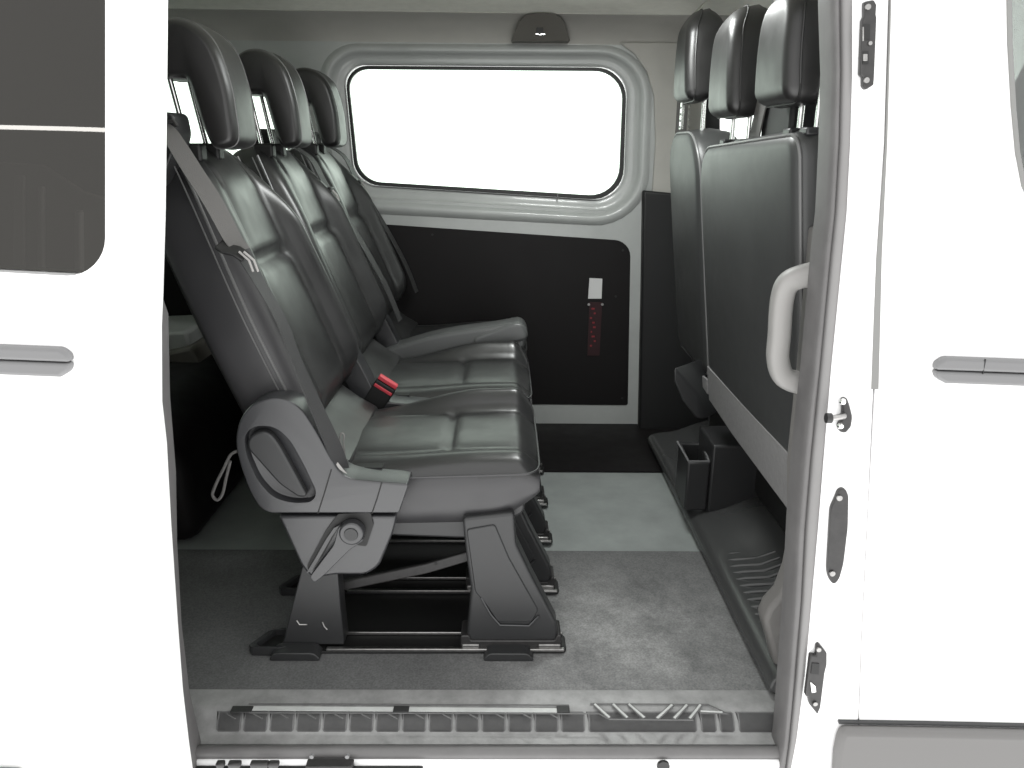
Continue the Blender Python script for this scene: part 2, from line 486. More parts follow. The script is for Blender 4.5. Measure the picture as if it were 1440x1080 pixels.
# --- near body side right of the doorway: pillar, seal, flange
A = 1.20
def L(px, py, a=A): return lean(px, py, a)
outer_edge = [(1202, -80), (1200, 0), (1200, 100), (1197, 200), (1192, 300), (1187, 350), (1170, 520), (1160, 640), (1152, 740), (1143, 840), (1133, 950), (1121, 1040), (1112, 1085), (1106, 1130)]
mid_edge = [(1181, -80), (1179, 0), (1180, 100), (1178, 200), (1172, 300), (1167, 350), (1151, 520), (1139, 640), (1131, 740), (1126, 840), (1117, 950), (1108, 1040), (1102, 1085), (1097, 1130)]
inner_edge = [(1168, -80), (1166, 0), (1169, 100), (1166, 200), (1161, 300), (1155, 350), (1139, 520), (1126, 640), (1118, 740), (1113, 840), (1105, 950), (1098, 1040), (1092, 1085), (1088, 1130)]
gap_edge = [(1255, -80), (1251, 0), (1245, 200), (1235, 363), (1232, 450), (1229, 547), (1222, 700), (1212, 900), (1204, 1130)]
b = MB(); b.plate([L(*p) for p in outer_edge]+[L(*p) for p in reversed(gap_edge)], (0, .05, 0))
pil = b.build('door_pillar', 'white', van, bevel=.004)
def edge_strip(e0, e1, y0, bulge, name, m):
    """rounded strip between two traced edges"""
    rings = []
    for p, q in zip(e0, e1):
        P, Q = L(*p, y0), L(*q, y0); ring = []
        for k in range(7):
            t = k/6; c = P.lerp(Q, t); ring.append(c+Vector((0, -bulge*math.sin(PI*t)**.7, 0)))
        ring += [Q+Vector((0, .045, 0)), P+Vector((0, .045, 0))]
        rings.append(ring)
    bb = MB(); bb.loft(rings); return bb.build(name, m, van, sharp=60)
edge_strip(mid_edge, outer_edge, 1.212, .010, 'door_flange', 'seal')
edge_strip(inner_edge, mid_edge, 1.218, .016, 'door_seal', 'seal_dark')
# front door
fd_out = [(p[0]+2.4, p[1]) for p in gap_edge[:6]]+[(p[0]+.6, p[1]) for p in gap_edge[6:]]
outl = [L(*p) for p in fd_out]
outl += [Vector((1.75, A-.02, outl[-1].z)), Vector((1.75, A+.1, 1.0)), Vector((1.45, A+.115, outl[0].z))]
for v in outl: v.y = A+.08*v.z
hole = [L(*p) for p in ((1414, -60), (1416, 60), (1421, 150), (1427, 215), (1436, 262), (1450, 292), (1472, 308), (1510, 316))]
zb = hole[-1].z
hole += [Vector((1.55, A, zb-.03)), Vector((1.45, A, 1.12)), Vector((1.25, A, hole[0].z))]
for v in hole: v.y = A+.08*v.z
b = MB(); b.plate(outl, (0, .05, 0), [hole]); fdoor = b.build('front_door', 'white', van)
b = MB(); cen = sum(hole, Vector())/len(hole)
b.plate([v+Vector((0, -.004, 0)) for v in hole], (0, .03, 0), [[cen+(v-cen)*.965+Vector((0, -.004, 0)) for v in hole]])
b.build('window_seal', 'window_rubber', fdoor)
b = MB(); b.plate([cen+(v-cen)*.99+Vector((0, .014, 0)) for v in hole], (0, .004, 0)); b.build('window', 'clear', fdoor)
def gapseal():
    bb = MB(); rings = []
    for i, p in enumerate(gap_edge[:6]):
        w = (2.2, 2.0, 2.6, 7, 9, 10)[i]
        P = [L(p[0]-w*.5+1, p[1]), L(p[0]+w*.5+1, p[1])]
        rings.append([P[0]+Vector((0, -.0015, 0)), P[1]+Vector((0, -.0015, 0)), P[1]+Vector((0, .02, 0)), P[0]+Vector((0, .02, 0))])
    bb.loft(rings); return bb.build('gap_seal', 'window_rubber', fdoor)
gapseal()
# side moulding of the front door, in two lengths with a groove
def moulding(par, top, bot, end_px, far_px, plane, th, left):
    """rounded rub strip; the tip is at end_px"""
    for (t0, t1) in ((top[0], .5*(top[0]+bot[0])-.7), (.5*(top[0]+bot[0])+.7, bot[0])):
        bb = MB(); sg = 1 if left else -1
        k = (top[1]-top[0])/(abs(far_px-end_px))
        h = t1-t0
        upper = t0 == top[0]
        rr = min(h*.9, 14)
        pts = [(end_px+sg*rr, t0), (far_px, t0+k*abs(far_px-end_px)), (far_px, t1+k*abs(far_px-end_px)), (end_px, t1)] if upper else \
              [(end_px, t0), (far_px, t0+k*abs(far_px-end_px)), (far_px, t1+k*abs(far_px-end_px)), (end_px+sg*rr, t1)]
        if upper: pts.append((end_px+sg*2, t0+h*.45))
        else: pts.insert(4, (end_px+sg*2, t0+h*.6))
        P = [lean(p[0], p[1], plane) for p in pts]
        bb.plate([v+Vector((0, -th, 0)) for v in P], (0, th+.004, 0))
        yield bb
mb = MB()
for q in moulding(fdoor, (500, 511), (536, 547), 1310, 1620, A, .016, True): mb.add(q.v, q.f)
mo = mb.build('side_moulding', 'moulding', fdoor, bevel=.005, seg=3)
b = MB(); p, q = L(1386, 505, A-.0165), L(1386, 535, A-.0165); b.box(p.x-.0006, p.x+.0006, p.y-.0008, p.y+.002, q.z, p.z); b.build('moulding_joint', 'dark_trim', mo)
b = MB(); P = [L(*p) for p in ((1179, 1016), (1300, 1018), (1700, 1027), (1700, 1230), (1158, 1230), (1169, 1050), (1173, 1030))]
b.plate([v+Vector((0, -.022, 0)) for v in P], (0, .024, 0)); b.build('lower_moulding', 'moulding_low', fdoor, bevel=.012, seg=4)
b = MB(); P = [L(*p) for p in ((1178, 1011.5), (1300, 1013.5), (1700, 1022.5), (1700, 1026), (1300, 1017), (1178, 1015))]
b.plate([v+Vector((0, -.006, 0)) for v in P], (0, .01, 0)); b.build('moulding_lip', 'dark_plastic', fdoor)

# latch hardware on the pillar
def latch(pts, tabs, name):
    bb = MB(); P = [L(*p, A-.001) for p in pts]
    bb.plate([v+Vector((0, -.010, 0)) for v in P], (0, .0115, 0)); o = bb.build(name, 'dark_steel', van, bevel=.002)
    return o
l1 = latch([(1212, 4), (1225, 1), (1229, 8), (1228, 22), (1229, 26), (1226, 104), (1225, 120), (1214, 127), (1210, 122), (1210, 109), (1206, 106), (1209, 30), (1212, 24)], None, 'latch_plate')
b = MB()
for px, py in ((1220, 10), (1218, 113)): b.disc(L(px, py, A-.0115), (0, -1, 0), .0042, .003, 14)
b.disc(L(1223, 61, A-.0115), (0, -1, 0), .003, .003, 12)
b.build('screw', 'steel', l1)
b = MB()
for x0, x1, y0, y1 in ((1213, 1223, 34, 56), (1213, 1221, 72, 90)):
    b.plate([L(*p, A-.0113) for p in ((x0, y0), (x1, y0), (x1, y1), (x0, y1))], (0, -.0012, 0))
b.build('catch_slot', 'black', l1)
b = MB()
for x0, x1, y0, y1 in ((1212, 1214, 38, 58), (1213, 1219, 76, 86)):
    b.plate([L(*p, A-.0126) for p in ((x0, y0), (x1, y0), (x1, y1), (x0, y1))], (0, -.003, 0))
b.build('catch_tongue', 'steel', l1, bevel=.0008)
l2 = latch([(1146, 905), (1150, 902), (1160, 914), (1160, 930), (1157, 942), (1151, 990), (1147, 1000), (1136, 986), (1134, 975), (1130, 974), (1137, 917), (1145, 918)], None, 'latch_plate')
b = MB()
for px, py in ((1151, 913), (1146, 989)): b.disc(L(px, py, A-.0115), (0, -1, 0), .0042, .003, 14)
b.build('screw', 'steel', l2)
b = MB(); b.plate([L(*p, A-.0113) for p in ((1142, 932), (1152, 933), (1151, 948), (1140, 947))], (0, -.0012, 0)); b.build('catch_slot', 'black', l2)
b = MB(); b.plate([L(*p, A-.0113) for p in ((1139, 958), (1146, 964), (1147, 972), (1141, 973))], (0, -.0025, 0)); b.build('catch_tongue', 'chrome', l2)
b = MB(); P = [L(*p) for p in rpoly([(1177, 686), (1186, 684), (1191, 694), (1190, 740), (1184, 790), (1178, 812), (1170, 820), (1164, 812), (1161, 800), (1164, 745), (1166, 712), (1172, 700)], 5, 3)]
b.plate([v+Vector((0, -.008, 0)) for v in P], (0, .0095, 0)); hc = b.build('roller_cover', 'dark_steel', van, bevel=.003, seg=3)
b = MB()
for px, py in ((1180, 700), (1170, 806)): b.disc(L(px, py, A-.009), (0, -1, 0), .005, .003, 14)
b.build('screw', 'steel', hc)
b = MB(); P = [L(*p) for p in rpoly([(1181, 559), (1188, 557), (1192, 568), (1196, 584), (1194, 598), (1186, 607), (1178, 605), (1175, 596), (1181, 588), (1182, 575)], 3, 3)]
b.plate([v+Vector((0, -.010, 0)) for v in P], (0, .0115, 0)); st = b.build('door_striker', 'dark_steel', van, bevel=.003)
b = MB(); b.tube([L(1168, 588, A-.028), L(1176, 587, A-.026), L(1186, 585, A-.010)], [.0045, .005, .006], 10); b.build('striker_pin', 'steel', st)
b = MB(); b.disc(L(1169, 588, A-.030), (-1, 0, 0), .0085, .009, 14); b.build('pin_head', 'rubber', st)
b = MB()
for px, py in ((1185, 565), (1182, 599)): b.disc(L(px, py, A-.0115), (0, -1, 0), .006, .004, 14, .004)
b.build('screw', 'chrome', st)

# inner pillar trim and grab handle
b = MB()
P = [at(*p, 1.36) for p in ((1150, 320), (1190, 320), (1180, 700), (1140, 1000), (1103, 992), (1096, 960), (1083, 905), (1074, 874), (1082, 856), (1098, 838), (1110, 806), (1117, 770), (1117, 660), (1132, 520))]
b.plate(P, (0, .05, 0)); b.build('pillar_trim', 'pillar_trim', van, bevel=.01, seg=3)
hpath = spline([at(*p, y) for p, y in (((1168, 381), 1.345), ((1140, 386), 1.35), ((1111, 396), 1.355), ((1100, 420), 1.36), ((1096, 470), 1.36), ((1094, 505), 1.36), ((1103, 530), 1.355), ((1130, 540), 1.35), ((1155, 547), 1.345))], 6, False)
b = MB(); rings = []
Pp = [Vector(p) for p in hpath]
for i, p in enumerate(Pp):
    t = (Pp[min(i+1, len(Pp)-1)]-Pp[max(i-1, 0)]).normalized(); yv = Vector((0, 1, 0)); sv = t.cross(yv).normalized()
    e = abs(2*i/(len(Pp)-1)-1); w = .0190+.004*e**3; d = .019
    rings.append([p+sv*w*math.copysign(abs(math.cos(a))**.7, math.cos(a))+yv*d*math.copysign(abs(math.sin(a))**.7, math.sin(a)) for a in [2*PI*j/16 for j in range(16)]])
b.loft(rings); gh = b.build('grab_handle', 'handle', van)
# near body: header over the doorway, rear side, roof, front
b = MB(); b.box(-2.3, 1.42, 1.288, 1.36, 1.385, 1.5335); b.build('door_header', 'white', van)
b = MB(); b.box(-2.34, 1.7, 1.262, 3.01, 1.535, 1.60); b.build('roof', 'white', van, bevel=.03, seg=4)
b = MB(); b.box(-2.3, -.592, 1.262, 1.30, .55, 1.40); b.box(-2.3, -.66, 1.262, 1.30, -.4, .549); b.build('rear_side_panel', 'dark_trim', van, keep=True)
b = MB()
for px0, px1, t, w in ((104, 113, 296, .02), (52, 60, 262, .01), (18, 34, 246, .006)):
    P = [lean(*p, 1.155) for p in ((px0, t), (px1, t), (px1+1, 400), (px0-1, 400))]
    b.plate(P, (0, w, 0))
b.build('reflection_strip', 'white', van, bevel=.003)  # pale strips behind the pane, put in to imitate reflections
b = MB(); P = [lean(*p, 1.165) for p in ((-560, 190), (60, 232), (118, 270), (190, 290), (190, 420), (-560, 420))]
b.plate(P, (0, .01, 0)); b.build('pane_backing', 'side_rail', van, bevel=.003)  # pale panel close behind the lower part of the privacy pane
for y0, y1 in ((1.2, 2.085), (2.095, 2.98)):
    b = MB(); b.plate([(-2.34, y0, -.06), (-2.34, y1, -.06), (-2.34, y1, 1.53), (-2.34, y0, 1.53)], (.04, 0, 0),
                      [[(-2.34, p, q) for p, q in rpoly([(y0+.12, .72), (y1-.12, .72), (y1-.12, 1.44), (y0+.12, 1.44)], .06, 4)]])
    rd = b.build('rear_door', 'lining', van)
    b = MB(); b.box(-2.325, -2.321, y0+.10, y1-.10, .70, 1.46); b.build('window', 'green_glass', rd)
# rear quarter trim beside the doorway (dark strip inside the sliding door's edge)
eL = [(203, 430), (207, 450), (208, 580), (214, 640), (221, 760), (230, 900), (238, 1000), (248, 1085), (252, 1120)]
eR = [(212, 430), (219, 450), (222, 570), (231, 680), (233, 780), (240, 900), (252, 1000), (272, 1085), (280, 1120)]
rings = []
for p, q in zip(eL, eR):
    P_, Q_ = lean(p[0]-8, p[1], 1.185), lean(q[0], q[1], 1.195); rings.append([P_, P_.lerp(Q_, .5)+Vector((0, -.008, 0)), Q_, Q_+Vector((0, .05, 0)), P_+Vector((0, .05, 0))])
b = MB(); b.loft(rings); rs = b.build('door_seal', 'seal_dark', van, sharp=60)
b = MB()
for px, py in ((224, 755), (225, 766), (226, 777)): b.disc(lean(px+1, py, 1.186), (0, -1, 0), .0042, .006, 12)
b.build('screw', 'chrome', rs)
b = MB(); p = lean(246, 1022, 1.186); b.box(p.x-.012, p.x+.012, p.y-.006, p.y+.01, p.z-.006, p.z+.006)
p = lean(243, 990, 1.186); b.box(p.x-.010, p.x+.012, p.y-.004, p.y+.01, p.z-.0015, p.z+.0015)
b.build('seal_clip', 'chrome', rs, bevel=.002)

# --- sliding door, pushed back along the outside
SA = 1.08
redge = [(214, -80), (213, 0), (212, 160), (211, 300), (208, 420), (206, 470), (207, 580), (214, 640), (221, 760), (231, 900), (239, 1000), (248, 1075), (256, 1130)]
out = [lean(*p, SA) for p in redge]+[Vector((-1.75, SA, -.2)), Vector((-1.75, SA+.11, 1.42))]
for v in out: v.y = SA+.08*v.z
hp = [(-560, -70), (148, -70)]+conic((148, 335), (148, 388), (95, 388), 8)+[(-560, 352)]
hole = [lean(*p, SA) for p in hp]
b = MB(); b.plate(out, (0, .055, 0), [hole]); sd = b.build('sliding_door', 'white', van)
b = MB()
# slightly bowed privacy pane
gx0, gx1 = hole[0].x, hole[1].x
nu = 24; rows = []
nz = 16
for i in range(nz+1):
    row = []
    for j in range(nu+1):
        px = -560+(708+1)*j/nu; py = -70+(352+70 + (388-352)*j/nu)*i/nz
        v = lean(px, py, SA+.003); u = (2*j/nu-1); w = 2*i/nz-1
        v.y += -.006*(1-u*u)-.004*(1-w*w)+.020; row.append(v)
    rows.append(row)
b.loft(rows, cap=False, closed=False)
b.build('window', 'privacy', sd)
b = MB()
P = [lean(*p, SA+.03) for p in ((-560, -70), (150, -70), (150, 388), (-560, 352))]
mb = MB()
for q in moulding(sd, (487, 470), (527, 510), 105, -330, SA, .016, False): mb.add(q.v, q.f)
mb.build('side_moulding', 'moulding', sd, bevel=.005, seg=3)
b = MB(); P = [lean(*p, SA) for p in ((-400, 1062), (35, 1077), (45, 1130), (-400, 1130))]
b.plate([v+Vector((0, -.02, 0)) for v in P], (0, .022, 0)); b.build('lower_moulding', 'moulding_low', sd, bevel=.01, seg=3)

# --- far side: sliding door with window, lining and rim
Y2 = 2.95
def fz(pts, Y=Y2): return [(at(p[0], p[1], Y).x, at(p[0], p[1], Y).z) for p in pts]
def ring3(px4, rad, Y, n=8):
    return [at(p[0], p[1], Y) for p in rpoly(px4, rad, n)]
g4 = [(484, 92), (882, 95), (876, 283), (500, 259)]
b = MB()
outer = [at(*p, Y2) for p in ((260, 40), (925, 42), (921, 290), (908, 310), (898, 600), (410, 592), (408, 104), (260, 104))]
hole = ring3([(462, 74), (905, 77), (897, 300), (478, 275)], [34, 48, 46, 34], Y2)
b.plate(outer, (0, .03, 0), [hole]); fd = b.build('far_sliding_door', 'white_in', van)
b = MB(); rings = []
for grow, Y in ((-38, Y2-.002), (-34, Y2-.012), (-29, Y2-.017), (-25, Y2-.014), (-21, Y2-.002), (-17, Y2+.012), (-10, Y2+.016), (-3, Y2+.017), (-1, Y2+.022), (1, Y2+.03)):
    q = [(g4[0][0]+grow, g4[0][1]+grow*.82), (g4[1][0]-grow, g4[1][1]+grow*.82), (g4[2][0]-grow*.9, g4[2][1]-grow), (g4[3][0]+grow, g4[3][1]-grow)]
    rr = 36-grow*.75
    rings.append(ring3(q, [rr*.85, rr*1.15, rr*1.2, rr*.85], Y))
b.loft(rings, cap=False); b.build('window_surround', 'white_in', fd, sharp=70)
b = MB(); o4 = ring3(g4, [33, 44, 46, 33], Y2+.006); i4 = ring3([(488, 97), (877, 100), (870, 277), (505, 254.5)], [30, 40, 42, 30], Y2+.006)
b.plate(o4, (0, .02, 0), [i4]); b.build('window_seal', 'rubber', fd, bevel=.002)
b = MB(); b.plate(ring3(g4, [33, 44, 46, 33], Y2+.018), (0, .004, 0)); b.build('window', 'green_glass', fd)
b = MB(); P = [at(*p, Y2-.006) for p in ((1, 1),)]
p = at(784, 276, Y2+.003); b.box(p.x-.002, p.x+.002, p.y-.004, p.y+.004, p.z-.012, p.z+.012); b.build('seal_joint', 'moulding', fd)
lp = rpoly([(430, 308), (887, 339), (883, 570), (430, 566)], [0, 22, 3, 0], 6)
b = MB(); b.plate([at(*p, Y2-.003) for p in lp], (0, .006, 0)); lin = b.build('lining_panel', 'lining', fd, bevel=.002)
b = MB()
for px, py in ((608, 330), (876, 352), (875, 560), (866, 417)): b.disc(at(px, py, Y2-.003), (0, -1, 0), .0045, .002, 12)
b.build('trim_clip', 'dark_trim', lin)
# lower trim: dark strip of the far step below the rim
b = MB(); b.box(-2.28, .549, 2.958, 2.985, -.05, .022); b.build('far_sill', 'lining', van)
b = MB(); b.plate([at(*p, 2.992) for p in ((888, 30), (1012, 30), (1015, 700), (888, 640))], (0, .02, 0)); b.plate([at(*p, 2.992) for p in ((398, 30), (450, 30), (450, 620), (398, 620))], (0, .02, 0)); b.build('outer_pillar', 'dark_trim', van)
# dark far pillar behind the driver and its pale upper trim
b = MB(); P = [at(*p, 2.90) for p in ((905, 268), (990, 276), (1000, 700), (897, 690), (903, 400))]
b.plate(P, (0, .045, 0)); b.build('lower_pillar_trim', 'dark_trim', van, bevel=.008)
b = MB(); P = [at(*p, 2.930) for p in ((872, 60), (985, 60), (993, 150), (990, 290), (917, 276), (922, 200), (920, 135), (910, 100), (893, 76))]
b.plate(P, (0, .014, 0)); b.build('upper_pillar_trim', 'side_rail', van, bevel=.003)
# driver's door with its window
b = MB()
b.plate([(.93, 2.96, -.05), (1.75, 2.96, -.05), (1.75, 2.96, .95), (.93, 2.96, .95)], (0, .03, 0)); b.box(.76, 1.5, 2.955, 2.985, 1.455, 1.53)
dd = b.build('driver_door', 'dark_trim', van, keep=True)
b = MB(); b.box(.80, 1.6, 2.972, 2.976, .95, 1.455); b.build('window', 'clear', dd)
# rear quarter on the far side
b = MB()
qo = [Vector((-2.3, Y2+.02, -.05)), at(402, 600, Y2+.02), at(404, 40, Y2+.02), Vector((-2.3, Y2+.02, 1.5))]
qo[0].z = qo[1].z = -.05
qh = [at(*p, Y2+.02) for p in rpoly([(60, 80), (402, 86), (398, 240), (60, 262)], 22, 5)]
b.plate(qo, (0, .03, 0), [qh]); rq = b.build('rear_quarter', 'white_in', van)
b = MB(); b.plate([at(*p, Y2+.034) for p in ((55, 75), (405, 80), (401, 245), (55, 268))], (0, .004, 0)); b.build('window', 'green_glass', rq)
b = MB(); P = [at(*p, Y2-.01) for p in ((-400, 262), (420, 246), (420, 592), (-400, 592))]
for v in P: v.z = max(v.z, .01)
b.plate(P, (0, .02, 0)); b.build('lining_panel', 'lining', rq)
b = MB(); P = [at(*p, 2.62) for p in ((120, 472), (262, 466), (268, 490), (262, 496), (222, 503), (120, 512))]
b.plate(P, (0, .3, 0)); b.build('quarter_ledge', 'white_in', rq, bevel=.012)
b = MB(); P = [at(*p, 2.55) for p in ((120, 512), (222, 500), (268, 490), (290, 525), (262, 532), (120, 545))]
b.plate(P, (0, .3, 0)); b.build('ledge_trim', 'hook_pad', rq, bevel=.008)
b = MB(); P = rpoly([(-1.6, 0), (-.84, 0), (-.86, .26), (-.95, .36), (-1.6, .37)], [0, 0, .1, .1, 0], 6)
b.prism(P, 1.95, 2.93); b.build('wheel_arch', 'lining', van, bevel=.05, seg=4)

# --- headliner
prof = [(1.30, 1.392), (1.34, 1.43), (1.42, 1.475), (1.6, 1.50), (2.2, 1.508), (2.6, 1.505), (2.76, 1.497), (2.86, 1.478), (2.915, 1.452), (2.945, 1.422), (2.955, 1.395)]
prof = spline(prof, 4, False)
b = MB()
ks = next(i for i, p in enumerate(prof) if p[0] > 2.80)
def lining_strip(pp, xs, name, m, par=None):
    bb = MB(); bb.loft([[(x, y, z) for y, z in pp]+[(x, y, z+.015) for y, z in reversed(pp)] for x in xs])
    return bb.build(name, m, par or van, sharp=60)
rail_prof = [(y, z-.002) for y, z in prof[ks:]]
hl = lining_strip(prof[:ks+1], (-2.3, -1.5, -.7, 0, .62), 'headliner', 'headliner')
lining_strip(prof[:ks+1], (.625, 1.6), 'cab_headliner', 'headliner')
lining_strip(rail_prof, (-2.3, -1.5, -.7, 0, .655), 'roof_rail_trim', 'side_rail')
lining_strip(rail_prof, (.659, 1.6), 'roof_rail_trim', 'side_rail')
hp = rpoly([(719, 58), (731, 27), (745, 18), (778, 18), (792, 27), (802, 58)], [2, 8, 8, 8, 8, 2], 4)
b = MB(); b.plate([at(p[0], p[1], 2.80+.0022*(p[1]-18)) for p in hp], (0, .09, 0)); cv = b.build('belt_anchor_cover', 'hook_pad', hl, bevel=.008, seg=3)
b = MB(); p = at(759, 42, 2.852); b.disc(p, (0, -1, .1), .012, .008, 18); b.build('anchor_bolt', 'dark_steel', cv)
b = MB(); p = at(760, 48, 2.862); b.box(p.x-.018, p.x+.018, p.y-.003, p.y+.012, p.z-.004, p.z+.004); b.build('anchor_slot', 'chrome', cv, bevel=.002)
b = MB(); b.disc(at(222, 20, 2.4), (0, -1, 0), .012, .01, 14); b.tube(spline([at(219, 8, 2.38), at(216, 16, 2.37), at(219, 25, 2.37), at(224, 25, 2.38)], 4, False), .005, 8); b.build('coat_hook', 'hook_pad', hl)

# --- cab: dashboard, windscreen, glossy moulded plinth under the front seats
b = MB(); b.prism(rpoly([(1.45, 0), (1.75, 0), (1.75, .92), (1.55, .93), (1.40, .8), (1.42, .4)], .05, 4), 1.26, 2.94); b.build('dashboard', 'dark_trim', van)
b = MB(); b.plate([(1.74, 1.26, .92), (1.74, 2.94, .92), (1.30, 2.94, 1.53), (1.30, 1.26, 1.53)], (.004, 0, .003)); b.build('windscreen', 'clear', van)
rings = []
ys = [1.322, 1.326, 1.34, 1.40, 1.5, 1.6, 1.7, 1.8, 1.9, 2.0, 2.1, 2.2, 2.35, 2.50, 2.62, 2.74, 2.745]
for i, y in enumerate(ys):
    h = .052 if y < 2.52 else .045
    bulge = .045*math.exp(-((y-1.93)/.09)**2)
    rings.append([(.542, y, 0), (.5425, y, h*.55), (.548, y, h*.9), (.562, y, h+.006), (.60, y, h+.012+bulge*.4), (.655, y, h+.018+bulge), (.70, y, h+.045+bulge), (.80, y, h+.075+bulge*.5), (1.0, y, h+.08), (1.35, y, h+.08), (1.35, y, 0)])
for r in (0, -1): rings[r] = [(p[0], p[1], p[2]*.8) for p in rings[r]]
b = MB(); b.loft(rings); pl = b.build('seat_plinth', 'gloss_black', van, sub=2, sharp=80)
b = MB()
for k in range(14):
    y = 1.84-.030*k; z0 = .056
    b.tube([(.578, y, .058), (.60, y-.005, .064), (.65, y-.012, .071), (.695, y-.017, .095)], [.003, .006, .007, .004], 8)
b.build('plinth_rib', 'gloss_black', pl)
b = MB(); b.tube([(.556, 1.34, .030), (.556, 2.5, .030)], .004, 8); b.build('plinth_bead', 'gloss_black', pl)
# storage pocket with its pale rim
b = MB(); YP = 2.14
po = [at(*p, YP) for p in ((953, 622), (986, 640), (1050, 632), (1050, 690), (990, 690), (966, 676))]
bx0, bx1, bz0, bz1 = .525, .590, .05, .222
b.plate([(bx0, 2.04, bz1), (bx1, 2.04, bz1), (bx1+.02, 2.20, bz1), (bx0+.008, 2.20, bz1)], (0, 0, -.15), [[(bx0+.008, 2.052, bz1), (bx1-.010, 2.052, bz1), (bx1+.008, 2.188, bz1), (bx0+.014, 2.188, bz1)]])
b.box(bx1+.002, bx1+.2, 2.035, 2.20, .05, .275)
sp = b.build('storage_pocket', 'pocket', van, bevel=.006, seg=3, keep=True)
b = MB(); b.tube([(bx0+.004, 2.20, bz1), (bx0+.003, 2.044, bz1+.001), (bx1-.004, 2.044, bz1+.001), (bx1+.012, 2.19, bz1+.001)], .003, 8); b.build('pocket_rim', 'moulding', sp)

# --- floor rails under the seats
def rail(Y):
    bb = MB()
    bb.plate([(x, y, .0065) for x, y in rpoly([(-.545, Y-.034), (.145, Y-.030), (.145, Y+.034), (-.515, Y+.034)], .012, 4)], (0, 0, .006))
    r = bb.build('seat_rail', 'black', van, bevel=.002)
    bb = MB()
    bb.box(-.38, .14, Y-.034, Y-.024, .0126, .020); bb.box(-.38, .14, Y+.026, Y+.031, .0126, .021)
    bb.build('rail_lip', 'steel', r, bevel=.002)
    bb = MB()
    bb.loft([[(p[0]+o, p[1]+q, z) for o, q, z in ((-.007, -.004, .008), (.007, .004, .008), (.007, .004, .026), (-.007, -.004, .028))] for p in ((-.44, Y+.030), (-.500, Y+.030), (-.512, Y+.024), (-.540, Y-.026), (-.532, Y-.036), (-.47, Y-.037))])
    for xc in (-.44, .02):
        bb.prism(rpoly([(xc-.06, .007), (xc+.055, .007), (xc+.04, .026), (xc-.045, .026)], .008, 4), Y-.058, Y-.020)
    bb.build('rail_end', 'dark_plastic', r, bevel=.006, seg=3)
    return r
b = MB(); b.box(-.47, .06, 1.535, 2.93, .0062, .0095); b.build('under_seat_shade', 'black', van, bevel=.002)  # black sheet standing in for the shade under the seats
r0 = rail(1.497)
for y in (.235, .49, .725, .98):
    r = dup(r0, van)
    r.location.y += y

# ------------------------------------------------------------------ rear row seats
DIRV = Vector((-.375, 0, .927)); NRM = Vector((.927, 0, .375)); BASE = Vector((-.43, 0, .50))

def bw(t):
    return .212-.040*smooth01(t, .35, 1.0)

def back_ring(s, yc, n=96):
    """section of the padded backrest at height s along its spine"""
    Lh = .60; t = s/Lh
    w = bw(t)
    r_front, r_back = .078, .078
    topk = 1.0
    if t > .80: topk = math.sqrt(max(0.0, 1-((t-.80)/.215)**2))
    if t < .06: topk = .75+.25*(t/.06)
    ring = []
    for j in range(n):
        a = 2*PI*j/n; c, sn = math.cos(a), math.sin(a)
        ny = math.copysign(abs(c)**.42, c); nn = math.copysign(abs(sn)**.42, sn)
        y = ny*w*(.42+.58*topk if t > .80 else 1); d = nn*.078
        if sn > 0:
            u = abs(y)/w
            amt = (.050 if y > 0 else .016)*smooth01(u, .52, .80)*(1-.75*smooth01(u, .86, 1.0))*(1-smooth01(t, .62, .95))*smooth01(t, -.1, .15)
            d += amt*min(1, sn*3)
            d -= .006*math.exp(-((u-.54)/.030)**2)*min(1, sn*3)*(1-smooth01(t, .9, 1))
            if u < .56: d -= .012*math.exp(-((t-.57)/.026)**2)
            if u < .56: d += .006*math.sin(PI*min(1, max(0, t/.55)))*(1-(u/.56)**2)+.002*math.sin(PI*min(1, max(0, (t-.55)/.4)))*(1-(u/.56)**2)
        d = d*(.25+.75*topk if t > .8 else topk)
        ring.append(BASE+DIRV*s+NRM*(d-.011)+Vector((0, yc+y, 0)))
    return ring

def cushion_ring(x, yc, n=96, far=.052):
    x0, x1 = -.43, .082
    t = (x-x0)/(x1-x0)
    top = .432+.012*smooth01(t, .3, .85)-.022*smooth01(t, .90, 1.0)
    bot = .268+.010*t+.06*smooth01(t, .78, 1.0)
    k = math.sqrt(max(0, 1-max(0, (t-.90)/.105)**2)) if t > .90 else 1
    w = .213
    zc, h = (top+bot)/2+.012*(1-k), (top-bot)/2*(.35+.65*k)
    ring = []
    for j in range(n):
        a = 2*PI*j/n; c, sn = math.cos(a), math.sin(a)
        ny = math.copysign(abs(c)**.40, c); nz = math.copysign(abs(sn)**(.45 if sn > 0 else .80), sn)
        y = ny*w*(.93+.07*k); z = zc+nz*h
        if sn > 0:
            u = abs(y)/w
            z += (far if y > 0 else .012)*smooth01(u, .52, .78)*(1-.55*smooth01(u, .86, 1.0))*smooth01(t, .10, .75)*k*min(1, sn*3)
            z -= .005*math.exp(-((u-.56)/.03)**2)*min(1, sn*3)
            if u < .58: z -= .009*math.exp(-((t-.615)/.020)**2)
            if u < .58: z += .006*(1-(u/.58)**2)
        ring.append(Vector((x, yc+y, z)))
    return ring

def two_tone(o, ztop=None):
    """the flat flanks are covered in a coarser, paler hide than the seating faces"""
    o.data.materials.append(M['leather_side'])
    for p in o.data.polygons:
        if (abs(p.normal.y) > .80) if ztop is None else (p.center.z < ztop and abs(p.center.y) > .195): p.material_index = 1
    return o

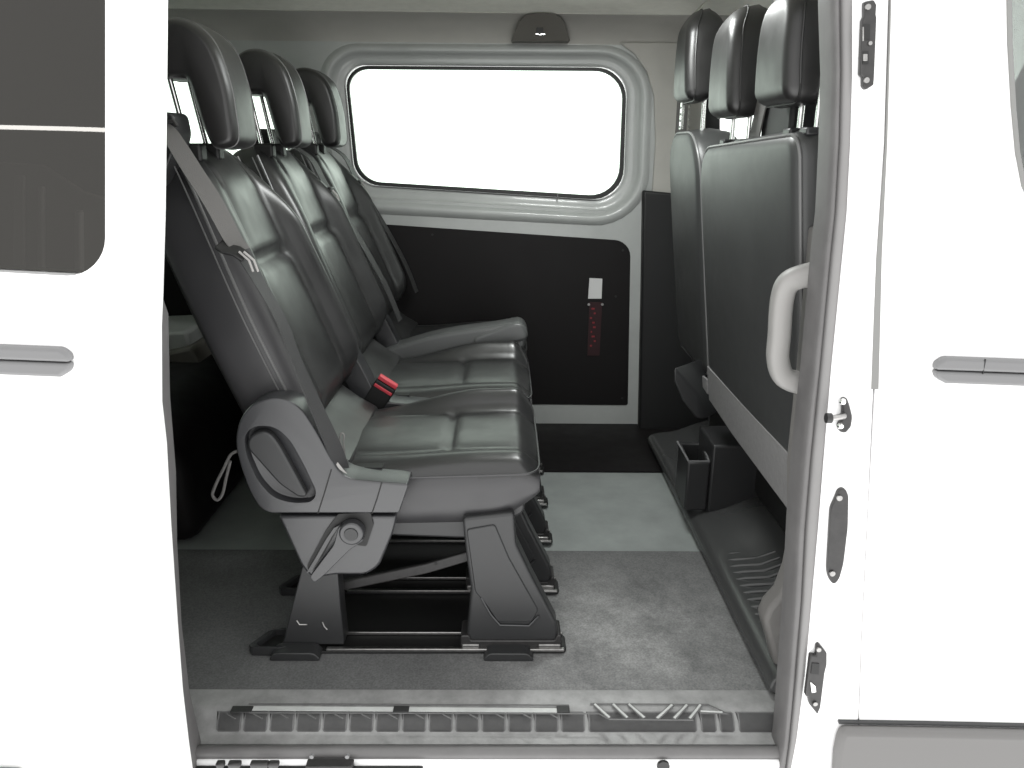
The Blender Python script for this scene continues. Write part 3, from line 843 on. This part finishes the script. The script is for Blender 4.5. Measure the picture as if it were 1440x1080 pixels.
def seat(yn, label, belt_near, arm):
    """one rear seat whose near side stands at y = yn"""
    yc = yn+.22
    root = thing('rear_seat', label, 'car seat', (-.2, yc, 0), 'rear row of leather seats')
    dx = 0
    # backrest
    b = MB(); ss = [0, .012, .03]+[.03+.49*i/34 for i in range(1, 35)]+[.535, .55, .565, .578, .588, .596, .602, .606]
    b.loft([back_ring(s, yc) for s in ss]); back = two_tone(b.build('backrest', 'leather', root, sharp=75))
    b = MB()
    for sd_ in (-1, 1):
        pts = []
        for i in range(24):
            s = .02+.55*i/23
            t = s/.6; w = bw(t)
            pts.append(BASE+DIRV*s+NRM*(.046-.011)+Vector((0, yc+sd_*(w-.004), 0)))
        b.tube(pts, .0034, 8)
    for off in (.034,):
        pts = []
        for i in range(24):
            s = .02+.55*i/23; t = s/.6; w = bw(t)
            pts.append(BASE+DIRV*s+NRM*(off-.011)+Vector((0, yc-(w+.0005), 0)))
        b.tube(pts, .0016, 6)
    b.build('piping', 'piping', back)
    # cushion
    b = MB(); x0, x1 = -.43, .082
    xs = [x0+(x1-x0)*.9*i/40 for i in range(41)]+[x0+(x1-x0)*q for q in (.915, .93, .945, .96, .97, .98, .988, .994, .998)]
    b.loft([cushion_ring(x, yc, 96, .01 if arm else .052) for x in xs]); cu = two_tone(b.build('seat_cushion', 'leather', root, sharp=75), .412)
    b = MB(); pts = []
    for i in range(20):
        x = -.22+.27*i/19; pts.append((x, yc-.2135, .412+.010*i/19))
    pts += [(.066, yc-.204, .423), (.078, yc-.18, .424), (.081, yc-.1, .420), (.081, yc+.1, .420), (.078, yc+.18, .424), (.066, yc+.204, .423), (.04, yc+.2135, .42)]
    b.tube(spline(pts, 3, False), .0024, 8); b.build('piping', 'leather_side', cu)
    # seat pan
    b = MB(); b.prism(rpoly([(-.40, .275), (-.06, .262), (.05, .325), (.05, .35), (-.40, .33)], .015, 4), yc-.195, yc+.195)
    b.build('seat_pan', 'dark_plastic', root, bevel=.008)
    # joint flap between backrest and cushion
    b = MB(); P = [(-.36, .46), (-.31, .43), (-.35, .40), (-.47, .46), (-.44, .52)]
    b.prism(P, yc-.19, yc+.19); b.build('joint_flap', 'leather', root, bevel=.012, seg=3)
    # headrest: an arch that hooks over the two posts
    Yh = 1.572; yh = yn+.178
    prof = [(196, 70), (202, 42), (228, 24), (264, 28), (298, 58), (319, 112), (328, 160), (331, 197), (316, 209), (296, 206), (282, 178), (270, 142), (260, 113), (250, 109), (228, 108), (206, 104)]
    pr = spline([(at(*p, Yh).x, at(*p, Yh).z) for p in prof], 5)
    pr = pr[::-1]
    b = MB(); puff(b, pr, yh-.096, yh+.066, .034, lambda a, z, c: Vector((a, c, z)), k=6, swell=.002, ri=.015)
    hd = b.build('headrest', 'headrest', root, sharp=80)
    b = MB()
    for sgn in (-1, 1):
        q = inset(pr, .0015); q = [Vector((a, yh-.015+sgn*.056, z)) for a, z in q]; b.tube(q+[q[0]], .0022, 6)
    b.build('piping', 'piping', hd)
    b = MB()
    for sgn in (-1, 1):
        p, q = at(226, 98, Yh), at(256, 208, Yh)
        b.tube([(p.x, yh-.01+sgn*.05, p.z), (q.x, yh-.01+sgn*.05, q.z)], .0055, 12)
    b.build('headrest_post', 'chrome', root)
    b = MB()
    for sgn in (-1, 1):
        q = at(256, 205, Yh); b.box(q.x-.02, q.x+.03, yh-.01+sgn*.05-.018, yh-.01+sgn*.05+.018, q.z-.03, q.z+.005)
    b.build('post_sleeve', 'black', root, bevel=.006)
    # hinge cover with recliner lever on the outer side
    yo0, yo1 = yn-.045, yn+.025
    X = lambda pts, Y=1.44: [(at(*p, Y).x, at(*p, Y).z) for p in pts]
    b = MB()
    pm = rpoly(X([(330, 618), (338, 585), (360, 563), (392, 558), (420, 570), (443, 603), (463, 640), (476, 664), (492, 674), (536, 678), (575, 681), (568, 702), (561, 722), (371, 722), (352, 695), (336, 650)]), [.02, .03, .03, .03, .03, .03, .03, .02, .02, .0, .006, 0, .004, .02, .03, .03], 5)
    b.prism(pm, yo0, yo1); cover = b.build('hinge_cover', 'grey_plastic', root, bevel=.018, seg=5)
    # recess for the lever (cut into the cover), then the lever itself
    cb = MB(); cb.prism(rpoly(X([(343, 612), (356, 599), (386, 599), (408, 618), (428, 654), (446, 692), (440, 706), (412, 708), (384, 700), (362, 676), (346, 640)]), .016, 5), yo0-.03, yo0+.022)
    cutter = cb.build('cutter', 'dark_plastic', root, bevel=.006)
    md = cover.modifiers.new('recess', 'BOOLEAN'); md.object = cutter; md.operation = 'DIFFERENCE'; md.solver = 'EXACT'
    dg = bpy.context.evaluated_depsgraph_get(); dg.update()
    me = bpy.data.meshes.new_from_object(cover.evaluated_get(dg))
    cover.modifiers.clear(); old = cover.data; cover.data = me; bpy.data.meshes.remove(old); me.name = 'hinge_cover'
    for p in me.polygons: p.use_smooth = True
    me.set_sharp_from_angle(angle=math.radians(40))
    bpy.data.objects.remove(cutter)
    b = MB(); b.prism(rpoly(X([(347, 618), (360, 607), (378, 608), (392, 626), (412, 662), (432, 699), (420, 701), (392, 682), (360, 646), (347, 632)]), .012, 5), yo0+.002, yo0+.020)
    b.build('recliner_lever', 'dark_plastic', cover, bevel=.005, seg=3)
    b = MB()
    for a0, a1, a2 in (((466, 660), (456, 694), (447, 722)), ((537, 678), (530, 702), (523, 722))):
        b.tube([(at(*p, 1.44).x, yo0-.0001, at(*p, 1.44).z) for p in (a0, a1, a2)], .0013, 6)
    b.build('cover_seam', 'black', cover)
    b = MB(); p, q = at(493, 664, 1.47), at(534, 672, 1.47); b.box(p.x, q.x, yn+.018, yn+.042, p.z-.03, p.z-.004); b.build('cover_slot', 'black', cover)
    # lower bracket and its release handle
    b = MB(); b.prism(rpoly(X([(392, 724), (558, 724), (553, 748), (534, 795), (516, 807), (474, 807), (440, 812), (425, 796)], 1.46), [0, 0, .01, .012, .012, 0, .01, .012], 4), yn-.030, yn+.02)
    br = b.build('lower_bracket', 'grey_plastic', root, bevel=.006, seg=3)
    b = MB()
    cpt = at(495, 748, 1.44); Xr = X([(477, 738), (470, 765), (436, 810), (443, 818), (458, 806), (492, 772), (513, 758)], 1.44)
    b.prism(rpoly(Xr, .006, 3), yn-.050, yn-.036)
    b.disc((cpt.x, yn-.036, cpt.z), (0, -1, 0), .0265, .020, 32, .0245)
    rh = b.build('release_handle', 'grey_plastic', br, bevel=.003)
    b = MB(); b.disc((cpt.x, yn-.0562, cpt.z), (0, -1, 0), .0145, .0022, 26, .0135); b.build('handle_cap', 'dark_plastic', rh)
    b = MB(); b.prism(rpoly(X([(474, 726), (520, 724), (524, 742), (514, 772), (500, 770), (480, 735), (452, 786), (432, 806), (430, 799), (455, 752)], 1.44), .004, 3), yn-.0345, yn-.0295)
    b.build('handle_recess', 'black', br)
    b = MB(); pts = [at(*p, 1.44) for p in ((473, 742), (462, 758), (446, 786), (434, 806))]
    b.strap([(p.x, yn-.038, p.z) for p in pts], [(.006, 0, .003)]*4, .003); b.build('cable_strip', 'grey_plastic', br)
    # legs
    def legs(Y0, Y1, first):
        b = MB()
        b.loft([[(x, y, z) for x, z in rpoly(xz_, .004, 2) for y in (yy,)] for xz_, yy in (((X([(425, 795), (474, 800), (478, 850), (484, 908), (396, 908), (411, 850)], 1.475)), Y0), ((X([(425, 795), (474, 800), (478, 850), (484, 908), (396, 908), (411, 850)], 1.475)), Y1))])
        r_ = b.build('leg', 'dark_plastic', root, bevel=.006, seg=3)
        b = MB()
        for pa in ([(416, 875), (420, 881), (431, 881)], [(452, 877), (455, 884), (459, 888)]):
            b.tube([(at(*p, 1.47).x, Y0-.001, at(*p, 1.47).z) for p in pa], .0018, 6)
        b.build('leg_crease', 'steel', r_)
        b = MB()
        b.prism(rpoly(X([(650, 730), (723, 722), (726, 766), (748, 812), (783, 878), (786, 905), (655, 905), (662, 830), (655, 780)], 1.475), .008, 3), Y0, Y1)
        f_ = b.build('leg', 'dark_plastic', root, bevel=.007, seg=3)
        b = MB()
        b.prism(rpoly(X([(656, 745), (696, 738), (716, 785), (757, 858), (748, 875), (700, 875), (683, 850), (668, 832)], 1.475), .006, 3), Y0-.0035, Y0+.001)
        b.build('leg_panel', 'dark_plastic', f_, bevel=.003)
        b = MB()
        b.tube([(at(*p, 1.475).x, Y0-.0035, at(*p, 1.475).z) for p in ((676, 840), (690, 864), (703, 879), (744, 880), (758, 866))], .0022, 6)
        b.build('leg_crease', 'grey_plastic', f_)
        b = MB()
        b.prism(rpoly(X([(648, 893), (660, 893), (662, 900), (780, 900), (784, 892), (789, 893), (791, 917), (648, 917)], 1.475), .003, 2), Y0-.006, Y1+.004)
        ft = b.build('foot_clamp', 'dark_steel', f_, bevel=.003)
        b = MB()
        for a0, a1 in ((650, 674), (757, 788)):
            b.prism(X([(a0, 904), (a1, 904), (a1, 912), (a0, 912)], 1.475), Y0-.010, Y0-.004)
        b.build('clamp_jaw', 'steel', ft, bevel=.002)
    legs(yn-.007, yn+.043, True)
    legs(yn+.232, yn+.282, False)
    # diagonal strut
    b = MB()
    p0, p1, p2 = at(478, 822, 1.55), at(600, 797, 1.55), at(675, 775, 1.55)
    yy = yn+.06
    b.strap([(p.x, yy, p.z) for p in (p0, p1, p2)], [(.001, 0, .0125)]*3, .006); stt = b.build('strut', 'dark_steel', root, bevel=.003)
    b = MB(); q = at(613, 792, 1.54); b.disc((q.x, yy-.0062, q.z), (0, -1, 0), .004, .001, 12); b.build('strut_hole', 'black', stt)
    # belt
    if belt_near:
        Yb = yn+.05
        b = MB()
        b.prism(rpoly(X([(196, 172), (238, 157), (250, 160), (256, 188), (250, 214), (232, 262), (196, 262)], 1.52), .008, 3), yn+.012, yn+.085)
        gd = b.build('belt_guide', 'dark_plastic', root, bevel=.008, seg=3)
        b = MB(); q = [at(*p, 1.488) for p in ((223, 178), (230, 172), (244, 170), (249, 178))]; b.tube(q, .0035, 8); b.build('guide_loop', 'dark_steel', gd)
        path = [((228, 176), 1.485), ((240, 190), 1.472), ((270, 238), 1.462), ((300, 285), 1.455), ((327, 335), 1.452), ((340, 352), 1.450), ((362, 392), 1.452), ((395, 450), 1.452), ((422, 520), 1.450), ((448, 580), 1.452), ((470, 630), 1.456), ((486, 672), 1.47)]
        wv = [(.014, .006), (.0165, .010), (.018, .012), (.018, .012), (.017, .012), (.014, .015), (.0045, .022), (.004, .022), (.004, .022), (.009, .02), (.012, .02), (.010, .02)]
        P = [at(*p, Y) for p, Y in path]; Wv = [Vector((w*.74, d*.9, w*.18)) for w, d in wv]
        P1 = [tuple(p) for p in P]; P2 = spline(P1, 4, False); W2 = spline([tuple(w) for w in Wv], 4, False)
        k = 4*5
        b = MB(); b.strap(P2[:k+1], W2[:k+1], .0012); belt = b.build('seat_belt', 'webbing', root)
        b = MB(); b.strap(P2[k:], W2[k:], .0012); b.build('lap_belt', 'dark_webbing', belt)
        b = MB(); q = [at(*p, 1.436) for p in ((307, 343), (318, 350), (332, 353), (346, 362), (357, 378))]
        b.strap(q[:4], [(.004, .012, .006)]*4, .003); ct = b.build('belt_clip', 'black', belt, bevel=.002)
        b = MB()
        for o in (0, 7): b.tube([at(336+o, 354, 1.432), at(350+o, 366, 1.430), at(356+o, 382, 1.432)], .0022, 6)
        b.build('clip_tag', 'tag', ct)
        b = MB(); b.strap([at(*p, 1.450) for p in ((470, 648), (476, 658), (484, 668))], [(.002, .005, -.001), (.006, .005, -.003), (.005, .005, 0)], .0012); b.build('belt_label', 'tag', belt)
        q = spline([at(*p, 1.50) for p in ((484, 645), (481, 630), (478, 618), (480, 609), (484, 612), (483, 622), (485, 640))], 4, False)
        b = MB(); b.tube(q, .0018, 6); b.build('pull_loop', 'cord', root)
    else:
        # belt over the far shoulder, with a bright guide beside the headrest
        sh = BASE+DIRV*.60+NRM*.02
        b = MB(); b.box(sh.x-.075, sh.x+.004, yc+.06, yc+.155, sh.z-.05, sh.z+.045); gd = b.build('belt_guide', 'black', root, bevel=.012, seg=3)
        b = MB()
        gx, gz = sh.x+.010, sh.z+.012
        o_ = rpoly([(-.026, -.026), (.026, -.026), (.026, .028), (-.026, .028)], .008, 3); i_ = rpoly([(-.017, -.016), (.017, -.016), (.017, .012), (-.017, .012)], .004, 3)
        b.plate([(gx, yc+.135+p, gz+q) for p, q in o_], (.004, 0, 0), [[(gx, yc+.135+p, gz+q) for p, q in i_]])
        b.build('guide_loop', 'chrome', gd)
        path = [(gx+.006, yc+.135, gz-.004)]
        for s, o in ((.54, .094), (.46, .100), (.38, .110), (.30, .120), (.20, .130), (.10, .135), (.0, .13)):
            q = BASE+DIRV*s+NRM*(o-.012); path.append((q.x, yc+.155+.05*(1-s/.54), q.z))
        P2 = spline(path, 4, False)
        b = MB(); b.strap(P2, [Vector((.003, .021, 0))]*len(P2), .0012); belt = b.build('seat_belt', 'dark_webbing', root)
        b = MB(); q = Vector(P2[9]); b.box(q.x-.004, q.x+.012, q.y-.024, q.y+.024, q.z-.01, q.z+.008)
        ct = b.build('belt_clip', 'black', belt, bevel=.003)
        b = MB()
        for o in (-.006, .006): b.tube([(q.x+.01, q.y+o, q.z), (q.x+.022, q.y+o+.004, q.z-.015), (q.x+.026, q.y+o+.008, q.z-.032)], .0025, 6)
        b.build('clip_tag', 'tag', ct)
    # loop of cord behind the hinge
    q = spline([at(*p, 1.45) for p in ((334, 634), (324, 640), (316, 656), (304, 680), (299, 696), (306, 703), (313, 694), (318, 672), (324, 648))], 5, False)
    b = MB(); b.tube(q, .0032, 8); b.build('pull_loop', 'cord', root)
    # buckle at the inner side
    ax = (at(546, 536, 1.93)-at(519, 577, 1.93)); ax.y = 0; ax.normalize()
    sv = Vector((ax.z, 0, -ax.x)); c0 = at(520, 576, 1.93)
    def bk(mb, u0, u1, v0, v1, y0, y1):
        pts = [c0+ax*u+sv*v for u, v in ((u0, v0), (u1, v0), (u1, v1), (u0, v1))]
        mb.plate([(p.x, y0, p.z) for p in pts], (0, y1-y0, 0))
    yb = yn+.455
    if belt_near:
        b = MB(); bk(b, -.01, .082, -.029, .029, yb-.012, yb+.012); bu = b.build('belt_buckle', 'black', root, bevel=.005, seg=3)
        b = MB(); bk(b, .083, .094, -.027, .027, yb-.012, yb+.010); bk(b, .062, .071, -.026, .026, yb-.0145, yb-.011); b.build('buckle_button', 'red', bu, bevel=.002)
        b = MB(); bk(b, -.10, -.01, -.012, .012, yb-.004, yb+.004); b.build('buckle_stalk', 'dark_steel', bu, bevel=.002)
    if arm:
        Ya = yn-.075
        pa = [at(*p, Ya+.03) for p in ((470, 515), (540, 512), (610, 502), (690, 496), (733, 488), (739, 462), (730, 451), (690, 456), (622, 466), (560, 483), (520, 495), (470, 488))]
        b = MB(); pr_ = spline([(p.x, p.z) for p in pa], 4)
        puff(b, pr_, Ya-.01, Ya+.085, .012, lambda a, z, c: Vector((a, c, z)), k=4)
        am = b.build('armrest', 'armrest', root, sharp=60)
        b = MB(); pr_ = spline([(p.x, p.z) for p in [at(*p, Ya+.03) for p in ((668, 470), (690, 461), (728, 450), (741, 462), (735, 476), (690, 480), (668, 482))]], 4)
        puff(b, pr_, Ya-.015, Ya+.09, .012, lambda a, z, c: Vector((a, c, z)), k=4); b.build('armrest_pad', 'armrest', am, sharp=60)
    return root

YN = 1.485
s1 = seat(YN, 'black leather rear seat nearest the doorway, full side, recliner lever and two legs showing', True, False)
s2 = seat(YN+.49, 'middle black leather rear seat, half hidden behind the seat nearest the doorway', False, False)
s3 = seat(YN+.98, 'black leather rear seat beside the far window, with a folded-down grey armrest', False, True)
s2.location.x += .0; s3.location.x += .0

# ------------------------------------------------------------------ front seats
bench = thing('front_bench', 'black double front passenger seat seen from behind, two headrests, grey flap along its bottom', 'car seat', (.55, 1.77, 0), 'front seats')
driver = thing('driver_seat', "single black front driver's seat seen from behind, beyond the double seat", 'car seat', (.55, 2.45, 0), 'front seats')
def slab(root, y0, y1, zb, zt, xt, xb, th, rad, name='backrest', sw=.006, ztd=0):
    poly = rpoly([(y0, zb), (y1, zb), (y1, zt-ztd), (y0, zt)], rad, 8)
    def put(a, z, c):
        k = (zt-z)/(zt-zb); x = xt+(xb-xt)*k
        bul = .012*math.sin(PI*min(1, max(0, (a-y0)/(y1-y0))))*math.sin(PI*min(1, max(0, k)))
        return Vector((x+c-(bul if c < th*.3 else 0), a, z))
    # densify outline
    dense = []
    for i in range(len(poly)):
        p, q = Vector(poly[i]), Vector(poly[(i+1) % len(poly)]); n = max(1, int((q-p).length/.04))
        dense += [tuple(p.lerp(q, j/n)) for j in range(n)]
    bb = MB(); puff(bb, dense, 0, th, .030, put, 6, sw, True)
    o = bb.build(name, 'back_vinyl', root, sharp=70)
    return o, dense, put
bk_, dense, put = slab(bench, 1.405, 2.125, .43, 1.103, .500, .585, .092, [.04, .04, .10, .05], ztd=.028)
b = MB(); q = [put(a, z, .010) for a, z in inset(dense, .006)]
n0 = len(q); b.tube(q+[q[0]], .0034, 8); b.build('piping', 'piping', bk_)
b = MB(); q = [put(a, z, .066) for a, z in inset(dense, .003)]; b.tube(q+[q[0]], .0026, 8); b.build('piping', 'piping', bk_)
b = MB(); b.plate([put(1.395, .485, -.004), put(2.11, .485, -.004), put(2.11, .385, -.002), put(1.88, .365, .0), put(1.395, .352, .0)], (.006, 0, .001))
b.plate([put(2.11, .445, -.006), put(2.165, .44, -.006), put(2.165, .405, -.006), put(2.11, .40, -.006)], (.006, 0, .001))
b.build('bottom_flap', 'flap', bench, bevel=.002)
b = MB(); b.prism(rpoly([(.62, .36), (1.12, .34), (1.15, .40), (1.12, .47), (.66, .45)], .03, 4), 1.42, 2.12); b.build('seat_cushion', 'leather', bench, bevel=.03, seg=4)
b = MB(); b.box(.72, 1.10, 1.46, 2.08, .13, .345); b.build('seat_base', 'black', bench, bevel=.01)
def headrest(root, y0, y1, z0, z1, x0, th, tilt, posts, zp, perforated=False, taper=.03):
    poly = rpoly([(y0+taper*.4, z0), (y1-taper*.4, z0), (y1-taper, z1), (y0+taper, z1)], [.03, .03, .09, .09], 8)
    dense = []
    for i in range(len(poly)):
        p, q = Vector(poly[i]), Vector(poly[(i+1) % len(poly)]); n = max(1, int((q-p).length/.03))
        dense += [tuple(p.lerp(q, j/n)) for j in range(n)]
    zc = (z0+z1)/2
    def put(a, z, c):
        k = (z-z0)/(z1-z0); bow = .018*math.sin(PI*k)
        fr = smooth01(c/th, .35, .9); cut = fr*th*(.38*(1-smooth01(k, -.05, .55))+.30*smooth01(k, .70, 1.1))
        return Vector((x0+tilt*(z-z0)+c+fr*.012-cut-.006*math.sin(PI*k)+.02*smooth01(k, .75, 1.05)*(1-fr), a, z))
    bb = MB(); puff(bb, dense, 0, th, .026, put, 6, .004, True); h = bb.build('headrest', 'headrest', root, sharp=75)
    bb = MB(); q = [put(a, z, .024) for a, z in inset(dense, -.0008)]; bb.tube(q+[q[0]], .0022, 6); bb.build('piping', 'headrest', h)
    for yp in posts:
        bb = MB()
        if perforated and yp == posts[-1]:
            bb.box(x0+.02, x0+.028, yp-.010, yp+.010, zp+.004, z0+.03)
        else:
            bb.tube([(x0+.058, yp, zp-.002), (x0+.058, yp, z0+.04)], .0055, 10)
        ps = bb.build('headrest_post', 'chrome', root)
        bb = MB()
        if perforated:
            for k in range(4): bb.disc((x0+.0198, yp, zp+.010+k*.018), (-1, 0, 0), .0038, .0008, 10)
            bb.build('post_notch', 'black', ps)
        else:
            bb.box(x0+.033, x0+.085, yp-.020, yp+.020, zp-.008, zp+.006); bb.build('post_sleeve', 'dark_plastic', ps, bevel=.004)
headrest(bench, 1.43, 1.66, 1.150, 1.36, .492, .110, .0, (1.44, 1.525), 1.102)
headrest(bench, 1.79, 2.02, 1.140, 1.372, .492, .11, .0, (1.84, 1.97), 1.085)
# belt tower between the headrests, with its strap
b = MB(); b.prism(rpoly([(.557, 1.06), (.64, 1.06), (.63, 1.19), (.557, 1.20)], .01, 3), 1.60, 1.78); bt = b.build('belt_tower', 'dark_trim', bench, bevel=.012, seg=3)
b = MB(); b.strap([(.550, 1.800, 1.075), (.550, 1.785, 1.12), (.552, 1.76, 1.19)], [(0, .034, 0)]*3, .0015); b.build('seat_belt', 'webbing', bench)
# driver's seat
bk2, dense, put = slab(driver, 2.20, 2.60, .42, 1.118, .515, .60, .14, [.04, .04, .13, .13])
b = MB(); q = [put(a, z, .010) for a, z in inset(dense, .006)]; b.tube(q+[q[0]], .0034, 8); b.build('piping', 'piping', bk2)
headrest(driver, 2.25, 2.49, 1.195, 1.435, .50, .10, .0, (2.31, 2.43), 1.118, True, .05)
b = MB(); b.prism(rpoly([(.64, .36), (1.12, .34), (1.15, .40), (1.12, .47), (.66, .45)], .03, 4), 2.22, 2.60); b.build('seat_cushion', 'leather', driver, bevel=.03, seg=4)
b = MB(); b.box(.72, 1.10, 2.26, 2.56, .13, .345); b.build('seat_base', 'black', driver, bevel=.01)
b = MB(); P = [at(*p, 2.18) for p in ((946, 516), (981, 554), (992, 590), (978, 590), (958, 564), (946, 536))]
b.plate(P, (.10, .07, .012)); b.build('hinge_cover', 'dark_plastic', driver, bevel=.012, seg=3)
b = MB(); b.strap([(.60, 2.79, 1.40), (.60, 2.78, 1.10), (.62, 2.74, .80)], [(.02, .008, 0)]*3, .0012); b.build('seat_belt', 'webbing', driver)

# ------------------------------------------------------------------ tag hung on the far lining
tg = thing('hanging_tag', 'white card above a dark red strap, fixed to the black door lining', 'tag', at(837, 430, Y2-.005))
b = MB(); b.plate([at(*p, Y2-.0075) for p in ((829, 391), (847, 392), (846, 420), (827, 420))], (0, .0015, 0)); b.build('card', 'paper', tg)
b = MB(); b.plate([at(*p, Y2-.0075) for p in ((829, 425), (847, 425), (843, 500), (826, 500))], (0, .0025, 0)); rsb = b.build('strap', 'red_strap', tg)
b = MB()
for k in range(9):
    p = at(834+2.5*math.sin(k*2.1), 434+k*6.5, Y2-.0079); b.box(p.x-.006+.003*(k % 2), p.x+.006-.002*(k % 3), p.y-.0002, p.y+.0003, p.z-.004, p.z+.003)
b.build('strap_print', 'red_mark', rsb)
b = MB()
for px in (828, 847): b.disc(at(px, 428, Y2-.0078), (0, -1, 0), .005, .003, 12)
b.build('stud', 'steel', tg)
